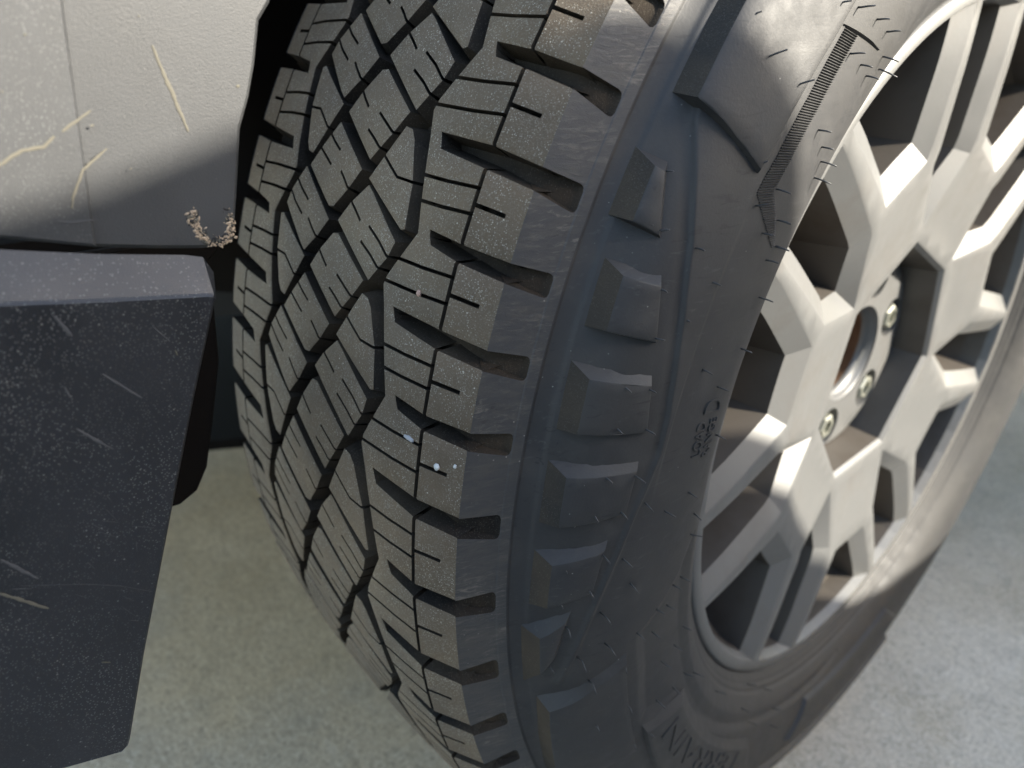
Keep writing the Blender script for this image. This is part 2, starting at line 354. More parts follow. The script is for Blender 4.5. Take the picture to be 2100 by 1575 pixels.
def block(mb, key, n, rot, detail=True):
    b = BLOCKS[key]; P = TP(b['p'], n, rot); slots = []
    if detail:
        for s in b['s']:
            L = TP(s, n, rot); slots.append((slot_poly(L, 1.15), 4.5))
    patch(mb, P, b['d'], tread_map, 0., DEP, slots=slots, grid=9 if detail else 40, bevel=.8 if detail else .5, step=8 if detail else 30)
def lug(mb, k, n, rot, detail=True):
    L = LUGS[k]; P = TP(L['p'], n, rot); slots = []; sg = -1 if rot else 1
    if detail:
        ta, tb = L['p'][0][0] - .1, max(t for t, _ in L['p']) + .1
        slots.append((slot_poly(TP([(ta, 80.4), ((ta + tb) / 2, 80.6), (tb, 80.4)], n, rot), 1.7), 5.))
        for (t, x) in L['c']: slots.append((slot_poly(TP([(t, x - 9), (t + .002, 65), (t - .006, 80.2)], n, rot), 1.35), 4.5))
        slots.append((slot_poly(TP([(L['o'], 80.6), (L['o'] + .005, 86), (L['o'] + .011, 92.0)], n, rot), 1.6), 4.5))
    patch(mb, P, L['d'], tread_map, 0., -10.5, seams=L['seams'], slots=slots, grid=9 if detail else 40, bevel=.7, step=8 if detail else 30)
    # flank of the lug from the tread edge down to the rounded ends of the slots, with the walls of the two slots
    a0, b0, a1, b1 = L['w']; cols = 12 if detail else 3; V = []; D = []; fs = [0, .2, .4, .6, .74, .84, .90, .94, .97, 1.0] if detail else [0, .5, 1]; rows = len(fs) - 1
    for r, f in enumerate(fs):
        Rt = crown(-98.2) if rot else 378.0; R = Rt + (362.5 - Rt) * f; x = side_x(min(R, 378.0)) + (1.5 if R > 378.5 else 0) * (1 - f); e = max(0., (f - .87) / .13); rnd = (1 - math.sqrt(max(0., 1 - e * e))) * .034
        D.append(4.5 * max(0, 1 - f * 1.7) ** 1.2 + 2.6)
        lo, hi = b0 + (b1 - b0) * f - rnd, a0 + (a1 - a0) * f + rnd
        for c in range(cols + 1):
            t = lo + (hi - lo) * c / cols; th = S((1.01 - t if rot else t) + n) / R0; xx = 2.0 - x if rot else x
            V.append((xx / 1000, R * math.cos(th) / 1000, R * math.sin(th) / 1000 + HZ))
    F = [[r * (cols+1) + c, (r+1) * (cols+1) + c, (r+1) * (cols+1) + c + 1, r * (cols+1) + c + 1] for r in range(rows) for c in range(cols)]
    mb.add(V, [f[::-1] for f in F], 2, True)
    for c in (0, cols):
        W = []
        for r in range(rows + 1):
            x, y, z = V[r * (cols+1) + c]; z -= HZ; R = math.hypot(y, z); dd = D[r] / 1000; k = (R - dd * .40) / R
            if c == 0: a_ = (1 if rot else -1) * 3.4 / R0 * min(1, D[r] / 8); y, z = y * math.cos(a_) - z * math.sin(a_), y * math.sin(a_) + z * math.cos(a_)
            W += [V[r * (cols+1) + c], (x - sg * dd * .92, y * k, z * k + HZ)]
        mb.add(W, [[2*r, 2*r+1, 2*r+3, 2*r+2] if c else [2*r, 2*r+2, 2*r+3, 2*r+1] for r in range(rows)], 1, False)

# carcass with the serrated recess near the bead and two moulded ring lines
def poly_sd(Q, P):
    D, _ = seg_dist(Q, P, np.roll(P, -1, 0)); d = D.min(1); return np.where(inside(P, Q), -d, d)
REC = np.array([(179.3 * 5.0, 268), (182.9 * 5.0, 279.8), (185.2 * 5.0, 294.3), (186.6 * 5.0, 306.5), (192 * 5.0, 305.2), (199.3 * 5.0, 308.4), (202.6 * 5.0, 282), (235 * 5.0, 266), (262 * 5.0, 262), (270 * 5.0, 256)])
def carcass():
    sec = np.radians(np.r_[np.arange(128, 302, .16)]); rest_ = np.radians(np.arange(302, 488, 1.5)); ths = np.r_[sec, rest_]; m = len(ths)
    Rs = np.unique(np.round(np.r_[np.linspace(239, 250, 14), np.linspace(250, 310, 60), np.linspace(310, 345, 56), np.linspace(345, 350, 6), np.linspace(350, 360, 21), np.linspace(360, 362.5, 4)], 2))[::-1]
    gr = [crown(x) - 9.5 for x in np.linspace(-66, 66, 13)]
    prof = [(-x, R) for x, R in []]
    left = [(-(side_x(R) - 2), R) for R in (239, 245, 255, 270, 285, 300, 315, 330, 345, 358, 362.5)]
    prof = left + [(-102.3, 363), (-99, 368.6), (-95.5, 372.8), (-90, 374.6), (-76, 376.5)] + [(x, crown(x) - 9.5) for x in np.linspace(-66, 66, 13)] + [(78, 376.5), (90, 374.6), (94, 373.4), (96.4, 371.8), (99.0, 368.4), (101.0, 364.9), (101.9, 363.2), (102.6, 362.7)]
    V = []; nrow = 0
    for x, R in prof:
        for t in ths: V.append((x / 1000, R * math.cos(t) / 1000, R * math.sin(t) / 1000 + HZ))
        nrow += 1
    deg = np.degrees(ths); RIB = np.array([(a * 5.5, r) for a, r in [(140, 350), (148.6, 342.6), (150.46, 338.6), (154.89, 328.9), (156.39, 326.4), (159.01, 321.8), (162.87, 316.6), (166.2, 313.2), (169.0, 312.6), (171.79, 315.5), (176.82, 322.4), (184.68, 335.7), (188.6, 342.8)]])
    for R in Rs:
        h = np.zeros(m)
        if 351 < R < 357.6: h -= .6 * min(1, (R - 351) / 1.2)
        h -= .7 * math.exp(-((R - 248.4) / .9) ** 2) + .35 * math.exp(-((R - 244.6) / .8) ** 2)
        if 309 < R < 346:                            # step and cord line between the sidewall blocks and the plain inner wall
            Q = np.stack([deg * 5.5, np.full(m, R)], 1); D, _ = seg_dist(Q, RIB[:-1], RIB[1:]); dm = D.min(1); inner = R < np.interp(deg, RIB[:, 0] / 5.5, RIB[:, 1]); sd = np.where(inner, dm, -dm); on = (deg > 146) & (deg < 189)
            w = np.clip((174 - deg) / 6, 0, 1); stp = 1.5 * np.clip(sd / .8 + .5, 0, 1) * np.exp(-np.clip(sd, 0, 99) / 16) - .25 * np.exp(-((sd + 2.6) / 2.0) ** 2); h += np.where(on, w * stp + (1 - w) * 1.3 * np.exp(-(dm / 1.25) ** 2), 0)
        sd = poly_sd(np.stack([deg * 5.0, np.full(m, R)], 1), REC); h -= 2.4 * np.clip((1.5 - sd) / 7., 0, 1)
        nx, nr = np.interp(R, PR, NX), np.interp(R, PR, NR); x0 = side_x(R)
        X = (x0 + h * nx) / 1000; RR = (R + h * nr) / 1000
        V += list(zip(X, RR * np.cos(ths), RR * np.sin(ths) + HZ)); nrow += 1
    for t in ths: V.append((.100, .234 * math.cos(t), .234 * math.sin(t) + HZ))
    nrow += 1
    F = [[i * m + k, i * m + (k + 1) % m, (i + 1) * m + (k + 1) % m, (i + 1) * m + k] for i in range(nrow - 1) for k in range(m)]
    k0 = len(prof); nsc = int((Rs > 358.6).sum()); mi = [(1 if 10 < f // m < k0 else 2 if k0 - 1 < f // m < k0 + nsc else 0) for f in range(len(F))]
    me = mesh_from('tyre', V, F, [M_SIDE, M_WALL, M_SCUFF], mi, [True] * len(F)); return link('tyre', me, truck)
tyre = carcass()
MATS_T = [M_TOP, M_WALL, M_SCUFF]
for n in range(-2, 6):
    for key in BLOCKS:
        for rot in (False, True):
            mb = MB(); block(mb, key, n, rot); mb.obj('tread_block', MATS_T, tyre)
    for k in (0, 1):
        for rot in (False, True):
            mb = MB(); lug(mb, k, n, rot); mb.obj('shoulder_lug', MATS_T, tyre)
mb = MB()
for n in range(6, 33):
    for key in BLOCKS:
        for rot in (False, True): block(mb, key, n, rot, False)
    for k in (0, 1):
        for rot in (False, True): lug(mb, k, n, rot, False)
tag(mb.obj('tread_blocks', MATS_T, tyre), kind='stuff')

# moulded blocks, rib, lettering and mould hairs of the sidewall
def slope(r_out, h_out, r_in, h_in): m_ = (r_in + r_out) / 2; return lambda u, v: float(np.interp(v, [r_in, m_, r_out], [h_in, (h_in + h_out) / 2 - .0018 * (r_out - r_in) ** 2, h_out]))
def swblock(pts, draft, top, mw=0, name='sidewall_block', mats=(M_SIDE, M_DUSTY), bottom=-.8, **k):
    mb = MB(); patch(mb, SP(pts), draft, side_map, top, bottom, bevel=.5, drop=.22, step=4, grid=6, mw=mw, **k); return mb.obj(name, list(mats), tyre)
# every small block: (lower edge outer, lower edge inner, upper edge inner, upper edge outer); edges: lower, inner, upper, outer(scuffed slope)
SB = [((155.05, 346.9), (155.2, 339.5), (151.9, 344.2), (151.9, 346.8)), ((161.25, 344.3), (161.2, 328.9), (157.9, 334.2), (158.0, 344.6)),
      ((167.65, 344.6), (167.2, 322.0), (164.0, 325.7), (164.2, 345.0)), ((174.05, 344.8), (173.3, 323.0), (170.1, 322.1), (170.55, 345.0)),
      ((180.45, 345.6), (179.6, 332.0), (176.2, 329.0), (176.95, 345.2)), ((186.7, 347.6), (185.6, 343.8), (182.3, 340.2), (183.2, 347.4))]
for q in SB:
    lo = min(p[1] for p in q); swblock(q, [.6, 1.2, 4.4, 6.0], slope(346, 5.6, lo, 2.0), [0, 0, 0, 1])
swblock([(147.7, 344.3), (148.9, 314.7), (147.9, 313.6), (139, 312.3), (128.6, 314.5), (131, 344.8)], [1.0, 2.5, 2.0, 2.0, 1.0, 6.2], slope(345, 6.4, 313, 2.4), [0, 0, 0, 0, 0, 1])
swblock([(201.6, 350), (202.4, 316.4), (200.9, 315.6), (188.6, 314.5), (191.0, 346.0), (198.0, 348.4)], [1.0, 2.0, 1.5, 5.2, 4.8, 4.8], slope(347, 6.0, 315, 2.4), [0, 0, 0, 0, 1, 1])
swblock([(238.6, 299.2), (235.2, 279.6), (203.1, 282.6), (200.8, 308.0), (220, 313.5)], [2.2, 7.5, 5.5, 1.5, 1.5], 2.6)
swblock([(252, 293.5), (256, 268), (287, 266), (289.5, 285), (285, 293.0)], [2.0, 3, 2, 2, 2], 3.0)
swblock([(241, 312), (246, 345), (262, 346), (285, 344.5), (288, 312)], [2, 6, 6, 2, 2], 3.4)
# serrated band: a ribbon of fine ridges
mb = MB(); path = SP([(134.9, 286.5), (136.9, 304.3), (142.5, 303.2), (147.2, 303.8), (149.7, 305.2), (150.75, 296.5), (152.35, 284.0)])
segd = np.r_[0, np.cumsum(np.linalg.norm(np.diff(path, axis=0), axis=1))]
for d in np.arange(0, segd[-1], 1.05):
    c = np.array([np.interp(d, segd, path[:, 0]), np.interp(d, segd, path[:, 1])]); half = np.interp(d, [0, 20, 90, 100, segd[-1]], [2.0, 4.0, 4.0, 3.6, .9])
    i = min(np.searchsorted(segd, d, 'right') - 1, len(path) - 2); t = path[i + 1] - path[i]; t /= np.linalg.norm(t); nn = np.array([-t[1], t[0]]); fx = path[2] - path[1]; fx = fx / np.linalg.norm(fx); dirv = np.array([-fx[1], fx[0]]) * .90 - fx * .44; half = min(half / max(.45, abs(dirv @ nn)), 7); dirv = dirv * (1 if dirv @ nn > 0 else -1)
    a, b = c - dirv * half, c + dirv * half; w = np.array([dirv[1], -dirv[0]]) * .30
    V = [side_map(*(a - w), .05), side_map(*(a + w), .05), side_map(*(b + w), .05), side_map(*(b - w), .05), side_map(*a, .75), side_map(*b, .75)]
    mb.add(V, [[0, 1, 4], [1, 2, 5, 4], [2, 3, 5], [3, 0, 4, 5]], 0, False)
tag(mb.obj('serrated_band', [M_SIDE], tyre), kind='stuff')
def lettering(text, th_start, th_end, r_base, r_base_end, height, extr, lift, name='raised_letter'):
    cu_ = bpy.data.curves.new('t', 'FONT'); cu_.body = text; cu_.size = 1.0; cu_.extrude = .04; cu_.resolution_u = 3
    to = bpy.data.objects.new('t', cu_); COL.objects.link(to); dg = bpy.context.evaluated_depsgraph_get(); dg.update()
    me = bpy.data.meshes.new_from_object(to.evaluated_get(dg)); bpy.data.objects.remove(to)
    co = np.array([v.co[:] for v in me.vertices]); lo, hi = co.min(0), co.max(0)
    for v, c in zip(me.vertices, co):
        f = (c[0] - lo[0]) / (hi[0] - lo[0]); th = th_start + (th_end - th_start) * f; R = r_base + (r_base_end - r_base) * f + (c[1] - lo[1]) / (hi[1] - lo[1]) * height
        v.co = side_map(-th * 5.3, R, lift + extr * (c[2] - lo[2]) / (hi[2] - lo[2]))
    me.materials.append(M_SIDE); me.name = name; o = link(name, me, tyre); return o
lettering('LOAD', 170.0, 166.9, 284.6, 286.6, 6.2, .75, -.1); lettering('RANGE', 170.3, 166.75, 276.2, 277.2, 6.2, .75, -.1); lettering('D', 166.2, 164.95, 277.6, 278.0, 13, .85, -.1)
lettering('TERRAIN', 233.5, 203.8, 281, 288, 13.5, .9, 2.4)
HAIRS = [(147.66, 343.8, 3.0, -0.0, -1.8), (148.67, 315.4, 2.1, 0.2, -1.8), (151.79, 345.5, 1.9, -0.4, -0.7), (154.75, 345.8, 2.4, -0.8, 0.2), (154.92, 341.2, 2.0, -0.4, -1.1), (142.42, 344.7, 4.6, 0.3, -2.3), (143.44, 333.8, 4.5, 0.4, -2.4), (143.2, 316.7, 4.8, 0.3, -2.4), (150.78, 306.8, 2.8, -0.2, -1.6), (152.01, 295.9, 2.9, -0.5, -0.5), (158.21, 343.7, 2.1, -0.6, -0.9), (161.09, 343.9, 1.8, -0.7, -0.9), (160.98, 330.9, 1.9, -0.6, -0.6), (156.59, 313.5, 2.4, -0.6, -0.1), (162.6, 300.5, 2.6, -0.6, 0.1), (164.48, 343.6, 1.8, -0.4, 0.6), (164.31, 336.9, 2.1, -0.5, 0.5), (164.26, 327.1, 1.2, -0.3, -0.1), (163.96, 285.6, 3.3, -0.7, -0.2), (150.49, 289.2, 3.3, -0.6, -0.3), (152.04, 281.1, 3.5, -0.7, -0.0), (153.4, 284.5, 3.1, -0.6, -0.4), (156.18, 276.5, 3.9, -0.8, -0.2), (160.65, 274.6, 3.0, -0.6, -0.1), (158.08, 334.9, 0.8, -0.2, -0.1), (155.05, 327.2, 0.6, -0.1, -0.1), (159.42, 319.6, 0.7, -0.2, -0.1), (167.3, 343.9, 2.0, -0.5, 0.2), (167.03, 335.7, 1.9, -0.3, 0.5), (167.0, 323.8, 2.3, -0.6, 0.1), (168.78, 270.8, 2.9, -0.6, -0.0), (170.8, 344.0, 2.8, -0.7, 0.4), (170.43, 335.5, 2.2, -0.4, 0.4), (170.41, 323.4, 2.9, -0.6, 0.4), (173.69, 344.1, 2.6, -0.2, 0.8), (173.2, 337.0, 2.0, 0.1, 1.0), (173.12, 326.5, 2.2, -0.1, 0.8), (172.99, 313.5, 3.0, -0.1, 1.0), (174.34, 300.3, 3.2, -0.7, 0.1), (173.51, 285.4, 3.0, -0.5, 0.2), (176.6, 274.6, 2.6, -0.1, 0.7), (177.18, 344.5, 2.9, -0.0, 1.0), (176.5, 330.8, 2.5, -0.0, 0.8), (177.54, 319.5, 3.3, -0.3, 0.7), (180.2, 314.0, 3.4, 0.2, 1.1), (180.18, 344.1, 2.2, 0.5, 1.1), (179.38, 334.8, 2.1, 0.2, 0.8), (178.97, 273.8, 3.2, -1.4, -0.8), (183.58, 277.6, 3.0, -0.8, -0.1), (183.66, 283.9, 2.7, -0.7, 0.0), (185.61, 287.7, 3.0, -0.8, 0.0), (184.99, 295.5, 2.6, -0.7, 0.0), (186.22, 307.4, 3.2, -0.1, 0.6), (187.55, 297.4, 3.0, -0.3, 0.4), (182.08, 327.3, 2.8, 0.2, 0.9), (183.49, 346.7, 2.6, 0.1, 0.7), (182.69, 341.1, 2.3, 1.0, 1.3), (191.93, 271.0, 3.2, -1.0, -0.0), (185.52, 324.4, 2.9, 0.5, 1.0), (186.03, 336.3, 3.1, 1.2, 1.4), (186.54, 346.7, 2.5, 0.2, 0.7), (192.7, 280.3, 3.0, -0.5, 0.2), (192.87, 291.0, 4.0, -0.5, 0.4), (199.76, 273.6, 3.4, -1.6, -0.1), (203.57, 263.9, 3.8, -1.4, 0.1), (198.15, 297.0, 4.0, -0.0, 0.6), (199.17, 284.6, 3.5, 0.0, 0.5), (217.83, 253.5, 4.6, -1.8, 0.5), (189.01, 332.2, 2.7, 1.3, 1.2), (188.91, 314.9, 2.3, 1.6, 1.4), (194.99, 314.4, 2.6, 0.8, 0.8), (194.56, 332.5, 2.1, 0.7, 0.6), (196.45, 345.8, 3.1, 0.4, 0.7), (200.93, 316.3, 2.7, 1.5, 0.7), (201.37, 307.3, 3.3, -0.4, 0.4), (230.84, 256.5, 4.1, -1.2, 0.7), (234.41, 264.3, 3.9, -1.6, 0.8), (244.15, 260.4, 4.6, -1.8, 1.2), (243.5, 271.0, 4.1, -1.5, 1.0), (235.56, 244.4, 3.8, -2.0, 0.9), (241.97, 248.5, 3.9, -1.9, 1.1), (137.27, 318.4, 3.6, 0.2, -1.2), (135.66, 308.1, 4.0, 0.0, -1.1), (134.13, 295.2, 3.0, -0.0, -0.7), (133.08, 284.7, 3.3, 0.1, -0.8), (137.85, 298.2, 3.6, -0.1, -0.9), (137.05, 288.0, 2.9, -0.5, -0.2), (136.52, 279.3, 3.5, -0.7, -0.1), (133.74, 275.5, 4.4, -1.2, 0.1), (134.28, 271.5, 5.3, -1.8, 0.6), (143.37, 291.6, 3.2, -0.5, -0.4), (143.71, 282.8, 3.0, -0.5, -0.3), (144.27, 276.7, 4.3, -0.9, 0.0), (145.57, 275.1, 4.7, -1.1, 0.2), (148.91, 299.1, 3.6, -0.8, -0.0), (150.49, 289.2, 3.4, -0.7, -0.1), (152.12, 281.6, 3.8, -0.7, -0.2)]
hm = None
for (th, R, dx, dr, dt) in HAIRS:
    t = rad(th); base = Vector(side_map(-th * 5.3, R, -.3)); rh = Vector((0, math.cos(t), math.sin(t))); tt = Vector((0, -math.sin(t), math.cos(t)))
    k = 1.25; lift = 3.6 if R > 322 else 1.2
    d = (Vector((1, 0, 0)) * max(dx, 1.4) * k + rh * dr * k + tt * dt * k) / 1000; b2 = base + Vector((lift, 0, 0)) / 1000
    mb = MB(); mb.tube([base, b2, b2 + d * .5 + Vector((0, 0, -.0001)), b2 + d + Vector((0, 0, -.0004))], [.00040, .00036, .00033, .00028], 6); mb.obj('rubber_hair', [M_HAIR], tyre)

# ------------------------------------------------------------------ wheel rim
def xf(r): return float(np.interp(r, [0, 90, 98, 153, 200, 215, 250], [103.5, 103.5, 104, 112, 114.2, 114.4, 114.0]))
rim = MB()
rim.revolve([(.098, .2355), (.1085, .2388), (.1132, .2382), (.1148, .2362), (.1144, .2300)], 140, 0)
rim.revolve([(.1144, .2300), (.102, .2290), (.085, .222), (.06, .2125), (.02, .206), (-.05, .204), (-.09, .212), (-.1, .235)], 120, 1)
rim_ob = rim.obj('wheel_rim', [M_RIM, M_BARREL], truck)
def polar(pts): return np.array([(r * math.cos(rad(a)), r * math.sin(rad(a))) for r, a in pts])
def A_poly(c): return polar([(98, c), (145, c - 11.2), (229, c - 7.6), (229.4, c - 2.6), (229.4, c + 2.6), (229, c + 7.6), (145, c + 11.2)][::1])
def B_poly(c): return polar([(151.5, c - 8.9), (229, c - 16), (229.3, c - 11), (229.4, c - 5.5), (229.4, c), (229.4, c + 5.5), (229.3, c + 11), (229, c + 16), (151.5, c + 8.9)])
def face_map(u, v, h): r = math.hypot(u, v); return ((xf(r) + h) / 1000, u / 1000, v / 1000 + HZ)
AC = [91.5 - 360 / 7 * k for k in range(7)]; BC = [116.9 - 360 / 7 * k for k in range(7)]
def spokes():
    mb = MB(); outer = polar([(230.3, 360 * k / 168) for k in range(168)]); hexr = polar([(88.5, a) for a in AC[::-1]])
    holes = []
    for c in AC: holes.append((A_poly(c), [11.5, 11.5, 3, 3, 3, 11.5, 11.5], 6.5, 70))
    for c in BC: holes.append((B_poly(c), [12.5, 3, 3, 3, 3, 3, 3, 12.5, 14.5], 6.5, 66))
    holes.append((hexr, [2.5] * 7, 3, 62))
    verts = [tuple(p) for p in outer]; edges = [(i, (i + 1) % len(outer)) for i in range(len(outer))]; loops = []
    for P, ins, bd, xb in holes:
        if area(P) < 0: P = P[::-1]; ins = [ins[(len(P) - 2 - i) % len(P)] for i in range(len(P))]
        for off in (0, 1.2):
            L, src = subdiv(offset_poly(P, [off] * len(P)), 9); b = len(verts); verts += [tuple(p) for p in L]; edges += [(b + i, b + (i + 1) % len(L)) for i in range(len(L))]
        loops.append((P, ins, bd, xb))
    gx, gy = np.meshgrid(np.arange(-225, 226, 11.), np.arange(-225, 226, 11.)); G = np.stack([gx.ravel(), gy.ravel()], 1); G = G[np.hypot(G[:, 0], G[:, 1]) < 226]
    ok = np.ones(len(G), bool)
    for P, *_ in loops: D, _ = seg_dist(G, P, np.roll(P, -1, 0)); ok &= (D.min(1) > 2.5) & ~inside(P, G)
    verts += [tuple(p) for p in G[ok]]
    vo, eo, fo = delaunay_2d_cdt([Vector(v) for v in verts], edges, [], 0, 1e-4)[:3]
    V2 = np.array([tuple(v) for v in vo]); T = np.array([list(f) for f in fo]); C = V2[T].mean(1); keep = np.hypot(C[:, 0], C[:, 1]) < 230.3
    dist = np.full(len(V2), 99.)
    for P, *_ in loops:
        keep &= ~inside(P, C); D, _ = seg_dist(V2, P, np.roll(P, -1, 0)); dist = np.minimum(dist, D.min(1))
    T = T[keep]; mb.add([face_map(p[0], p[1], -.55 * max(0, 1 - d / 1.2) ** 1.5) for p, d in zip(V2, dist)], T.tolist(), 0, True)
    for P, ins, bd, xb in loops:
        n = len(P); I = offset_poly(P, [-i for i in ins]); W = offset_poly(P, [-i - 3.5 for i in ins])
        Ps, src = subdiv(P, 9); rows = []
        for Q, xx in ((P, None), (I, 'b'), (W, xb)):
            row = []
            for (i, f) in src:
                q = Q[i] * (1 - f) + Q[(i + 1) % n] * f; pp = P[i] * (1 - f) + P[(i + 1) % n] * f; x0 = xf(math.hypot(*pp)) - .55
                x = x0 if xx is None else (x0 - bd if xx == 'b' else xx); row.append((x / 1000, q[0] / 1000, q[1] / 1000 + HZ))
            rows.append(row)
        m = len(src)
        for a in range(2):
            for e in range(n):
                ks = [k for k in range(m) if src[k][0] == e]; ks.append((ks[-1] + 1) % m); c = len(ks)
                mb.add([rows[a][k] for k in ks] + [rows[a + 1][k] for k in ks], [[q, q + 1, c + q + 1, c + q] for q in range(c - 1)], a, True)
    return mb.obj('wheel_spokes', [M_RIM, M_WEB], rim_ob)
spokes()
LUGA = [76.3 - 60 * k for k in range(6)]; LR = 57.8
def pad():
    mb = MB(); circ = lambda r, n, c=(0, 0): np.array([(c[0] + r * math.cos(2 * PI * k / n), c[1] + r * math.sin(2 * PI * k / n)) for k in range(n)])
    out = circ(74, 72); slots = [(circ(36.5, 48), 22.)] + [(circ(15.5, 22, (LR * math.cos(rad(a)), LR * math.sin(rad(a)))), 11.) for a in LUGA]
    patch(mb, out, 3., lambda u, v, h: ((80 + h) / 1000, u / 1000, v / 1000 + HZ), 0., -19, slots=slots, grid=12, bevel=1.2, drop=.8, step=6, mt=0, mw=0)
    for a in LUGA:
        c = (LR * math.cos(rad(a)), LR * math.sin(rad(a))); p = circ(17, 20, c); mb.add([(.0695, u / 1000, v / 1000 + HZ) for u, v in p], [list(range(20))], 0)
    mb.revolve([(.0618, .094), (.0618, .0365)], 56, 0, flip=True)
    mb.revolve([(.0795, .0370), (.0775, .0345), (.0735, .0343), (.0735, .0328), (.069, .0326)], 64, 0); mb.revolve([(.069, .0326), (.03, .0320)], 64, 1)
    return mb.obj('hub_pad', [M_RIM, M_RUST], rim_ob)
pad()
nut = MB(); rr = lambda prof, n, mi=0, sm=False: nut.add([(x, R * math.cos(2 * PI * k / n), R * math.sin(2 * PI * k / n)) for x, R in prof for k in range(n)], [[i * n + k, i * n + (k + 1) % n, (i + 1) * n + (k + 1) % n, (i + 1) * n + k][::-1] for i in range(len(prof) - 1) for k in range(n)], mi, sm)
rr([(.0, .0125), (.0035, .0122), (.0042, .0100)], 28, 0, True); rr([(.004, .0102), (.0125, .0100), (.0140, .0086), (.0140, .0060), (.0085, .0056), (.0085, .0001)], 6, 0)
nme = mesh_from('lug_nut', nut.V, [f[::-1] for f in nut.F], [M_NUT], nut.mi, nut.sm)
for a in LUGA:
    o = link('lug_nut', nme, rim_ob); o.location = (.0665, LR / 1000 * math.cos(rad(a)), LR / 1000 * math.sin(rad(a)) + HZ); o.rotation_euler = (rad(a * 1.7), 0, 0)
mb = MB(); mb.revolve([(.0455, .001), (.0455, .016), (.043, .026), (.036, .0325)], 40, 0, flip=True); mb.revolve([(.047, .012), (.0455, .0125)], 32, 0, flip=True); mb.obj('axle_hub', [M_RUST], truck)
mb = MB(); mb.revolve([(.052, .080), (.052, .095), (.03, .1), (.022, .1), (.022, .162), (.0, .162), (.0, .08)], 96, 0, flip=True); mb.obj('brake_disc', [M_RUST], truck)
mb = MB()
mb.revolve([(-.03, .115), (.048, .118), (.052, .150), (.045, .178), (-.03, .178)], 20, 0, rad(128), rad(196), flip=True)
mb.obj('brake_caliper', [M_RUST], truck)
mb = MB(); mb.revolve([(-.022, .03), (-.022, .15), (-.03, .196), (-.04, .197)], 72, 0, flip=True); mb.obj('dust_shield', [M_BLACK], truck)

# ------------------------------------------------------------------ bumper corner (scuffed plastic)
def mmz(pts): return [(y / 1000, z / 1000 + HZ) for y, z in pts]
U = mmz([(-397, 330), (-397, 226), (-400, 216), (-402, 210), (-406, 205), (-409, 193), (-412, 184), (-416, 175), (-420, 155), (-422, 146), (-425, 140.5), (-430, 139.7), (-434, 140), (-447, 142), (-463, 145), (-474, 148), (-485, 151), (-520, 162), (-900, 190), (-900, 330)])
mb = MB(); mb.slab(U, .0385, .042, 0, .0012)
mb.box((.0422, -.80, HZ + .146), (.0424, -.799, HZ + .147), 0)
bump = mb.obj('bumper_corner', [M_U], truck)
mb = MB(); mb.slab(mmz([(-447.5, 330), (-463, 145.5), (-474, 148.5), (-485, 151.5), (-520, 162.5), (-900, 190.5), (-900, 330)]), .0415, .0434, 0, .0008); mb.obj('bumper_trim', [M_U], bump)
def air_dam():
    mb = MB(); x1 = .052
    face = mmz([(-900, 205), (-490, 136.8), (-465, 132.6), (-437, 128.4), (-435.3, 127.8), (-434.8, 126.5), (-436, 124), (-447, 95), (-462, 53), (-479, 5), (-490.5, -30), (-491.6, -32.5), (-494, -34), (-510, -28), (-560, -6), (-900, 20)])
    mb.slab(face, x1 - .004, x1, 0, .0009)
    low = mmz([(-900, 205), (-490, 136.8), (-465, 132.6), (-437, 128.4), (-435.3, 127.8)]); back = [(.0365, -.900, HZ + .222), (.0424, -.490, HZ + .1492), (.0434, -.4633, HZ + .1435), (.0436, -.4395, HZ + .1393), (.0442, -.4345, HZ + .1379)]
    V = [(x1 - .0010, y, z - .0001) for y, z in low] + back; n = len(low)
    mb.add(V, [[i, i + 1, n + i + 1, n + i] for i in range(n - 1)], 0, False)                                     # sloping shelf along the top
    mb.add([V[n - 1], (x1 - .0010, -.4348, HZ + .1263), (.0455, -.4325, HZ + .1330), back[-1]], [[0, 1, 2, 3]], 0, False)
    return mb.obj('air_dam', [M_L], truck)
dam = air_dam()
def strip(pts, w, x, parent, m, name='scratch', jit=.35):
    mb = MB(); P = np.array(mmz(pts)); Q = [P[0]]
    for i in range(len(P) - 1):
        k = max(2, int(np.linalg.norm(P[i + 1] - P[i]) / .0012)); Q += [P[i] + (P[i + 1] - P[i]) * (q + 1) / k for q in range(k)]
    Q = np.array(Q); T = np.gradient(Q, axis=0); T /= np.linalg.norm(T, axis=1)[:, None] + 1e-9; N = np.stack([-T[:, 1], T[:, 0]], 1); V = []
    for i, q in enumerate(Q):
        f = i / (len(Q) - 1); ww = w / 2000 * (.35 + .65 * math.sin(PI * min(1, max(0, f * .94 + .03))) ** .5); a, b = (1 + jit * random.uniform(-1, 1)) * ww, (1 + jit * random.uniform(-1, 1)) * ww
        V += [(x, *(q + N[i] * a)), (x + .00012, *q), (x, *(q - N[i] * b))]
    mb.add(V, [[3*i + c, 3*i + c + 1, 3*i + c + 4, 3*i + c + 3] for i in range(len(Q) - 1) for c in (0, 1)], 0, True); return mb.obj(name, [m], parent)
strip([(-438, 198), (-432, 175)], 1.1, .04215, bump, M_SCR)
strip([(-483, 168.5), (-475, 173), (-470, 173.4), (-467, 176)], .9, .04355, bump, M_SCR); strip([(-465, 177), (-457, 182)], .8, .04355, bump, M_SCR)
strip([(-455, 172), (-462, 167), (-466, 160), (-467, 157)], .75, .04355, bump, M_SCR); strip([(-471, 154), (-468, 153.2), (-462, 153.2)], .8, .04355, bump, M_SCR3)
